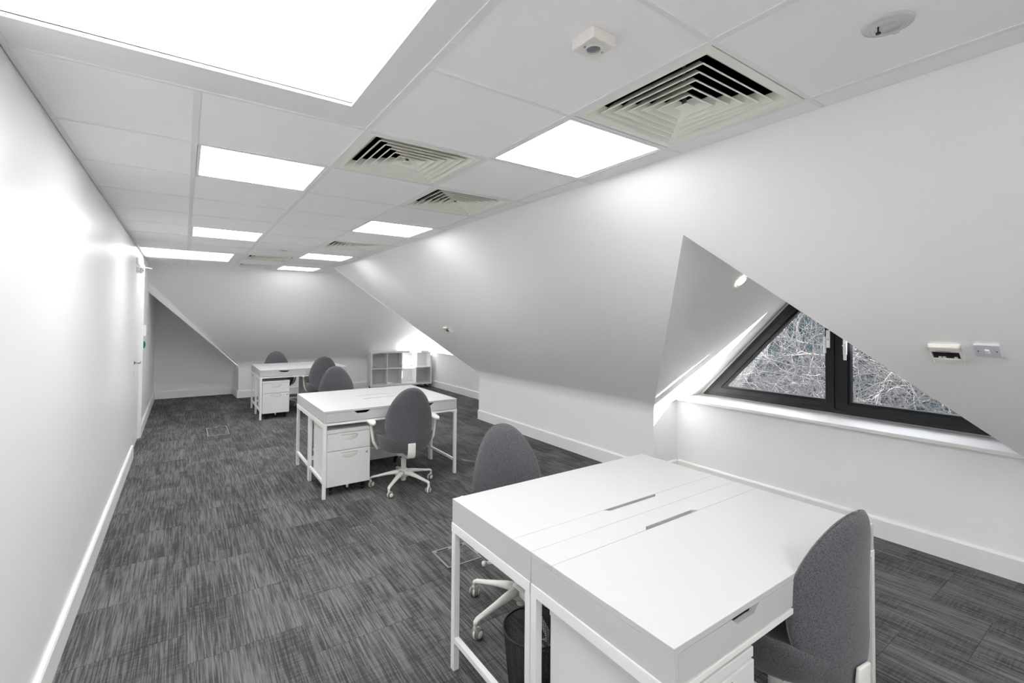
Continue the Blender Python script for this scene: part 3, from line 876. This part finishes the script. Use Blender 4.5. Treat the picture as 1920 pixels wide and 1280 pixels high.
    # column
    MB().lathe([(0, .058), (.022, .058), (.024, .062), (.024, .255), (.026, .257), (.026, .262), (.018, .264), (.018, .325), (0, .325)], seg=24).build('gas_column', M['plastic'], t, smooth=True)
    # five star base
    bs = MB()
    bs.lathe([(.026, .092), (.044, .094), (.050, .12), (.044, .158), (.030, .170), (.026, .170)], seg=24)
    for k in range(5):
        a = math.radians(88+72*k); d_ = Vector((math.cos(a), math.sin(a), 0))
        P = [d_*.03+Vector((0, 0, .135)), d_*.09+Vector((0, 0, .132)), d_*.17+Vector((0, 0, .118)), d_*.25+Vector((0, 0, .102)), d_*.288+Vector((0, 0, .095)), d_*.302+Vector((0, 0, .086)), d_*.305+Vector((0, 0, .072))]
        bs.tube(P, [(.030, .026), (.025, .020), (.020, .014), (.017, .011), (.016, .011), (.014, .011), (.011, .011)], 12)
    base = bs.build('star_base', M['plastic'], t, smooth=True)
    for k in range(5):
        a = math.radians(88+72*k); d_ = Vector((math.cos(a), math.sin(a), 0))
        yaw = a+[.5, 1.1, -.6, 2.0, .2][k]
        off_ = Vector((math.cos(yaw), math.sin(yaw), 0)); side = Vector((-off_.y, off_.x, 0))
        cpos = d_*.305-off_*.014+Vector((0, 0, .0265))
        mb = MB()
        for s_ in (-1, 1):
            mb.lathe([(0, -.008), (.022, -.008), (.0255, -.005), (.0255, .005), (.022, .008), (0, .008)], c=cpos+side*s_*.014, axis=side, seg=20)
        w_o = mb.build('caster', M['plastic_grey'], t, smooth=True)
        mb = MB()
        for s_ in (-1, 1):
            mb.lathe([(0, 0), (.018, 0), (.016, .003), (0, .003)], c=cpos+side*s_*.0222, axis=side*s_, seg=18)
        mb.lathe([(.026, -.006), (.0285, -.006), (.0285, .006), (.026, .006)], c=cpos, axis=side, seg=20)
        mb.tube([d_*.305+Vector((0, 0, .076)), d_*.305-off_*.004+Vector((0, 0, .045))], [.009, .012], 10)
        mb.build('caster_hood', M['plastic'], w_o, smooth=True)
    return t
ch0 = make_chair()
chairs = [((2.19, 2.865), -.147, 'charcoal swivel chair seen from behind, at the front of the middle desks', 0),
          ((1.975, 0.695), PI-.167, 'charcoal swivel chair tucked behind the nearest desks, facing the camera', -.3),
          ((2.332, -0.448), -.122, 'charcoal swivel chair at the front right of the nearest desk, back to camera', 0),
          ((2.05, 4.58), PI-.05, 'charcoal swivel chair tucked behind the middle desks, only its top showing', 0),
          ((2.37, 6.78), -.2, 'charcoal swivel chair in front of the farthest desks, left arm showing', 0),
          ((1.85, 7.84), PI, 'charcoal swivel chair half hidden behind the farthest desks', 0)]
for i, ((px, py), rz, lab, _) in enumerate(chairs):
    o = ch0 if i == 0 else copy_tree(ch0)
    o.location = (px, py, 0); o.rotation_euler = (0, 0, rz)
    tag(o, lab, 'office chair', 'charcoal office swivel chairs')

# ------------------------------------------------------------------ wire mesh bin
t = empty('waste_bin', (1.70, 0.215, 0), label='black wire mesh waste bin under the nearest desks', cat='bin')
HB = .295
mb = MB(); bm = mb.bm; NA, NZ = 96, 44; rg = []
for j in range(NZ+1):
    r = .105+.030*j/NZ; rg.append([bm.verts.new((r*math.cos(2*PI*k/NA), r*math.sin(2*PI*k/NA), .006+(HB-.01)*j/NZ)) for k in range(NA)])
for j in range(NZ):
    for k in range(NA): bm.faces.new([rg[j][k], rg[j][(k+1) % NA], rg[j+1][(k+1) % NA], rg[j+1][k]])
o = mb.build('mesh_wall', M['wire'], t)
wf = o.modifiers.new('wire', 'WIREFRAME'); wf.thickness = 0.0026; wf.use_replace = True
MB().tube([(.1355*math.cos(2*PI*k/48), .1355*math.sin(2*PI*k/48), HB) for k in range(49)], .0045, 8).build('rim', M['wire'], t, smooth=True)
MB().lathe([(0, .003), (.104, .003), (.107, .012), (.104, .012), (0, .006)], seg=40).build('base', M['wire'], t, smooth=True)

# ------------------------------------------------------------------ cube shelving on casters
t = empty('cube_shelving', (3.80, 8.70, 0), math.radians(-7.0), label='low white eight-cube shelving unit on casters by the far window', cat='shelving unit')
W, D, Z0, Z1 = 1.38, .375, .085, .845; TH = .036; ti = .016
mb = MB()
mb.box(0, TH, 0, D, Z0, Z1, .001); mb.box(W-TH, W, 0, D, Z0, Z1, .001)
mb.box(TH, W-TH, 0, D, Z1-TH, Z1, .001); mb.box(TH, W-TH, 0, D, Z0, Z0+TH, .001)
mb.build('outer_frame', M['shelf'], t)
mb = MB().box(TH, W-TH, .004, D, (Z0+Z1)/2-ti/2, (Z0+Z1)/2+ti/2); mb.build('middle_shelf', M['shelf'], t)
cw = (W-2*TH)/4
for k in (1, 2, 3):
    MB().box(TH+k*cw-ti/2, TH+k*cw+ti/2, .005, D-.001, Z0+TH, Z1-TH).build('divider', M['shelf'], t)
MB().box(TH, W-TH, D-.006, D-.001, Z0+TH, Z1-TH).build('back_panel', M['shelf'], t)
for x in (.05, W-.05):
    for y in (.04, D-.05):
        mb = MB().lathe([(0, -.011), (.026, -.011), (.030, -.008), (.030, .008), (.026, .011), (0, .011)], c=(x, y, .031), axis=(1, .3, 0), seg=20)
        mb.box(x-.022, x+.022, y-.022, y+.022, .078, .0845); mb.box(x-.017, x-.013, y-.015, y+.015, .03, .078); mb.box(x+.013, x+.017, y-.015, y+.015, .03, .078)
        mb.build('caster', M['galv'] if y < .1 else M['black'], t, smooth=True)

# ------------------------------------------------------------------ outside
rnd = random.Random(4)
M['bark'] = mat('pale_bark', col(106, 103, 103), 0.8, 0.2, noise=(6, .25))
M['bush'] = mat('evergreen_leaves', col(34, 52, 56), 0.8, 0.2, noise=(9, .6), bump=(14, 1.0, .08))
M['brick'] = mat('weathered_coping', col(84, 74, 72), 0.9, 0.2, noise=(30, .3))
M['render'] = mat('pale_bounce_ground', col(205, 205, 202), 0.9, 0.2, noise=(2, .3))  # unseen garden ground, made pale to bounce daylight up into the dormer
struct('floor_garden', MB().box(6.2, 30, -22, 22, -2.9, -2.8), M['render'])
t = empty('garden_wall', (8.9, 0, -2.8), label='low weathered wall behind the bare branches outside the window', cat='wall')
MB().box(-.12, .12, -9, 9, 0, 1.68).build('wall_body', M['brick'], t)
MB().box(-.17, .17, -9, 9, 1.68, 1.76, .01).build('coping', M['brick'], t)

def twig_tree(name, base, label, nb, spread, seed):
    rnd = random.Random(seed)
    t = empty(name, base, label=label, cat='tree', group='bare branched trees outside')
    mb = MB(); trunk = [Vector((0, 0, 0)), Vector((.05, .1, 1.2)), Vector((-.05, .25, 2.6)), Vector((.1, .2, 4.4))]
    mb.tube(trunk, [.09, .075, .055, .02], 8); mb.build('trunk', M['bark'], t, smooth=True)
    cu = bpy.data.curves.new('branches', 'CURVE'); cu.dimensions = '3D'; cu.bevel_depth = 1.0; cu.bevel_resolution = 0; cu.resolution_u = 1
    cu.use_fill_caps = False
    def add(ps, r0, r1):
        s_ = cu.splines.new('POLY'); s_.points.add(len(ps)-1)
        for i, p in enumerate(ps):
            s_.points[i].co = (*p, 1); s_.points[i].radius = r0+(r1-r0)*i/(len(ps)-1)
    def grow(p, d, ln, r, depth):
        ps = [p.copy()]; n_ = 5
        for i in range(n_):
            d = (d+Vector((rnd.uniform(-.5, .5), rnd.uniform(-.5, .5), rnd.uniform(-.42, .5)))*.8).normalized()
            p = p+d*ln/n_; ps.append(p.copy())
            if depth > 0 and i > 0:
                for _ in range(2):
                    dd = (d+Vector((rnd.uniform(-1, 1), rnd.uniform(-1, 1), rnd.uniform(-.8, 1)))*1.0).normalized()
                    grow(p.copy(), dd, ln*.55, r*.6, depth-1)
        add(ps, r, r*.45)
    for k in range(nb):
        h = rnd.uniform(.9, 4.3); a = rnd.uniform(0, 2*PI)
        d = Vector((math.cos(a), math.sin(a)*spread, rnd.uniform(-.1, .6))).normalized()
        grow(Vector((0, .15, h)), d, rnd.uniform(1.1, 1.9), .0095, 2)
    o = bpy.data.objects.new('branches', cu); C.objects.link(o); o.parent = t; cu.materials.append(M['bark'])
    o['kind'] = 'stuff'
    return t
twig_tree('bare_tree', (7.5, 1.1, -2.8), 'pale bare tree outside, filling the left pane of the triangular window', 40, 1.3, 11)
twig_tree('bare_tree', (7.7, -0.9, -2.8), 'pale bare tree outside, behind the right pane of the triangular window', 38, 1.3, 12)
twig_tree('bare_tree', (8.0, 2.9, -2.8), 'pale bare tree outside, seen at the left corner of the triangular window', 34, 1.3, 13)

from mathutils import noise as mn
NY, NZ = 150, 60
bm = bmesh.new(); rg = []
for j in range(NZ+1):
    row = []
    for i in range(NY+1):
        y = -14+28*i/NY; z = 6.6*j/NZ
        q = Vector((0, y, z)); k = .5*mn.noise(q*.6)+.3*mn.noise(q*1.7)+.18*mn.noise(q*4.5)+.10*mn.noise(q*9)
        row.append(bm.verts.new((-k*1.2+.25*(z/6.6)**2, y, z+(.5*mn.noise(q*.8) if j == NZ else 0))))
    rg.append(row)
for j in range(NZ):
    for i in range(NY): bm.faces.new([rg[j][i], rg[j][i+1], rg[j+1][i+1], rg[j+1][i]])
bk = [bm.verts.new((1.6, v_k.co.y, v_k.co.z)) for v_k in (rg[0][0], rg[0][NY], rg[NZ][NY], rg[NZ][0])]
bm.faces.new([rg[0][0], rg[NZ][0], bk[3], bk[0]]); bm.faces.new([rg[0][NY], bk[1], bk[2], rg[NZ][NY]]); bm.faces.new(bk)
bm.faces.new(list(rg[NZ])+[bk[2], bk[3]])
mb = MB(); mb.join(bm)
o = mb.build('evergreen_hedge', M['bush'], None, smooth=True, loc=(11.2, 0, -2.8))
tag(o, 'tall teal-green evergreen hedge behind the bare branches outside the window', 'hedge')

# conifer added out of view to keep direct sun off the right-hand pane
t = empty('added_shade_conifer', (8.5, -5.78, -2.8), label='added unseen conifer that shades the right pane of the triangular window', cat='tree')
MB().tube([(0, 0, 0), (0, 0, 3), (0, 0, 7.6)], [.16, .11, .02], 10).build('trunk', M['bark'], t, smooth=True)
mb = MB(); bm = mb.bm; rg = []
for j in range(61):
    z = 1.2+6.4*j/60; row = []
    for i in range(48):
        a = 2*PI*i/48; q = Vector((math.cos(a)*1.4, math.sin(a)*1.4, z*1.3))
        rr = .80*(1-((z-1.2)/6.5)**4)*(.55+.45*min(1, (z-1.0)/1.2))*(1+.16*mn.noise(q*1.6)+.10*mn.noise(q*5))+.04*math.sin(z*16)
        row.append(bm.verts.new((max(.02, rr)*math.cos(a), max(.02, rr)*math.sin(a), z)))
    rg.append(row)
for j in range(60):
    for i in range(48): bm.faces.new([rg[j][i], rg[j][(i+1) % 48], rg[j+1][(i+1) % 48], rg[j+1][i]])
bm.faces.new(rg[0]); bm.faces.new(rg[60])
mb.build('foliage', M['bush'], t, smooth=True)

# ------------------------------------------------------------------ light
w = bpy.data.worlds.new('World'); S.world = w; w.use_nodes = True
bg = w.node_tree.nodes['Background']; bg.inputs['Color'].default_value = (0.88, 0.925, 1.0, 1); bg.inputs['Strength'].default_value = 4.1
sun = bpy.data.lights.new('sun', 'SUN'); sun.energy = 22.0; sun.angle = math.radians(0.6); sun.color = (1, .985, .965)
so = bpy.data.objects.new('sun', sun); C.objects.link(so); so.location = (8, -3, 6)
so.rotation_euler = Vector((-.537, .843, -.404)).to_track_quat('-Z', 'Y').to_euler()
def portal(x, y, z, sy, sz):
    p = bpy.data.lights.new('window_portal', 'AREA'); p.shape = 'RECTANGLE'; p.size = sz; p.size_y = sy; p.cycles.is_portal = True
    po = bpy.data.objects.new('window_portal', p); C.objects.link(po); po.location = (x, y, z)
    po.rotation_euler = Vector((-1, 0, 0)).to_track_quat('-Z', 'Y').to_euler()
portal(XW+.14, .337, 1.45, 2.5, 1.4); portal(XD+.14, 7.5, 1.35, 3.1, 1.2)

# ------------------------------------------------------------------ camera
cam = bpy.data.cameras.new('camera'); co = bpy.data.objects.new('camera', cam); C.objects.link(co)
yaw, pitch, roll, fpx, ppx, ppy = 0.6028, 0.0223, 0.0071, 878.9155, 951.4641, 577.822
f = Vector((math.sin(yaw)*math.cos(pitch), math.cos(yaw)*math.cos(pitch), math.sin(pitch)))
r = Vector((math.cos(yaw), -math.sin(yaw), 0)); u = r.cross(f)
r2 = math.cos(roll)*r+math.sin(roll)*u; u2 = -math.sin(roll)*r+math.cos(roll)*u
m = Matrix((r2, u2, -f)).transposed().to_4x4(); m.translation = cam_o
co.matrix_world = m
cam.sensor_fit = 'HORIZONTAL'; cam.sensor_width = 36; cam.lens = fpx/1920*36
cam.shift_x = (960-ppx)/1920; cam.shift_y = (ppy-640)/1920
cam.clip_start = 0.02
S.camera = co

S.view_settings.view_transform = 'Standard'; S.view_settings.look = 'None'
S.view_settings.exposure = 0.90; S.view_settings.gamma = 1.0; S.view_settings.use_curve_mapping = False
S.cycles.use_denoising = True
S.cycles.max_bounces = 16; S.cycles.diffuse_bounces = 12; S.cycles.glossy_bounces = 4; S.cycles.transparent_max_bounces = 12
S.cycles.sample_clamp_indirect = 8
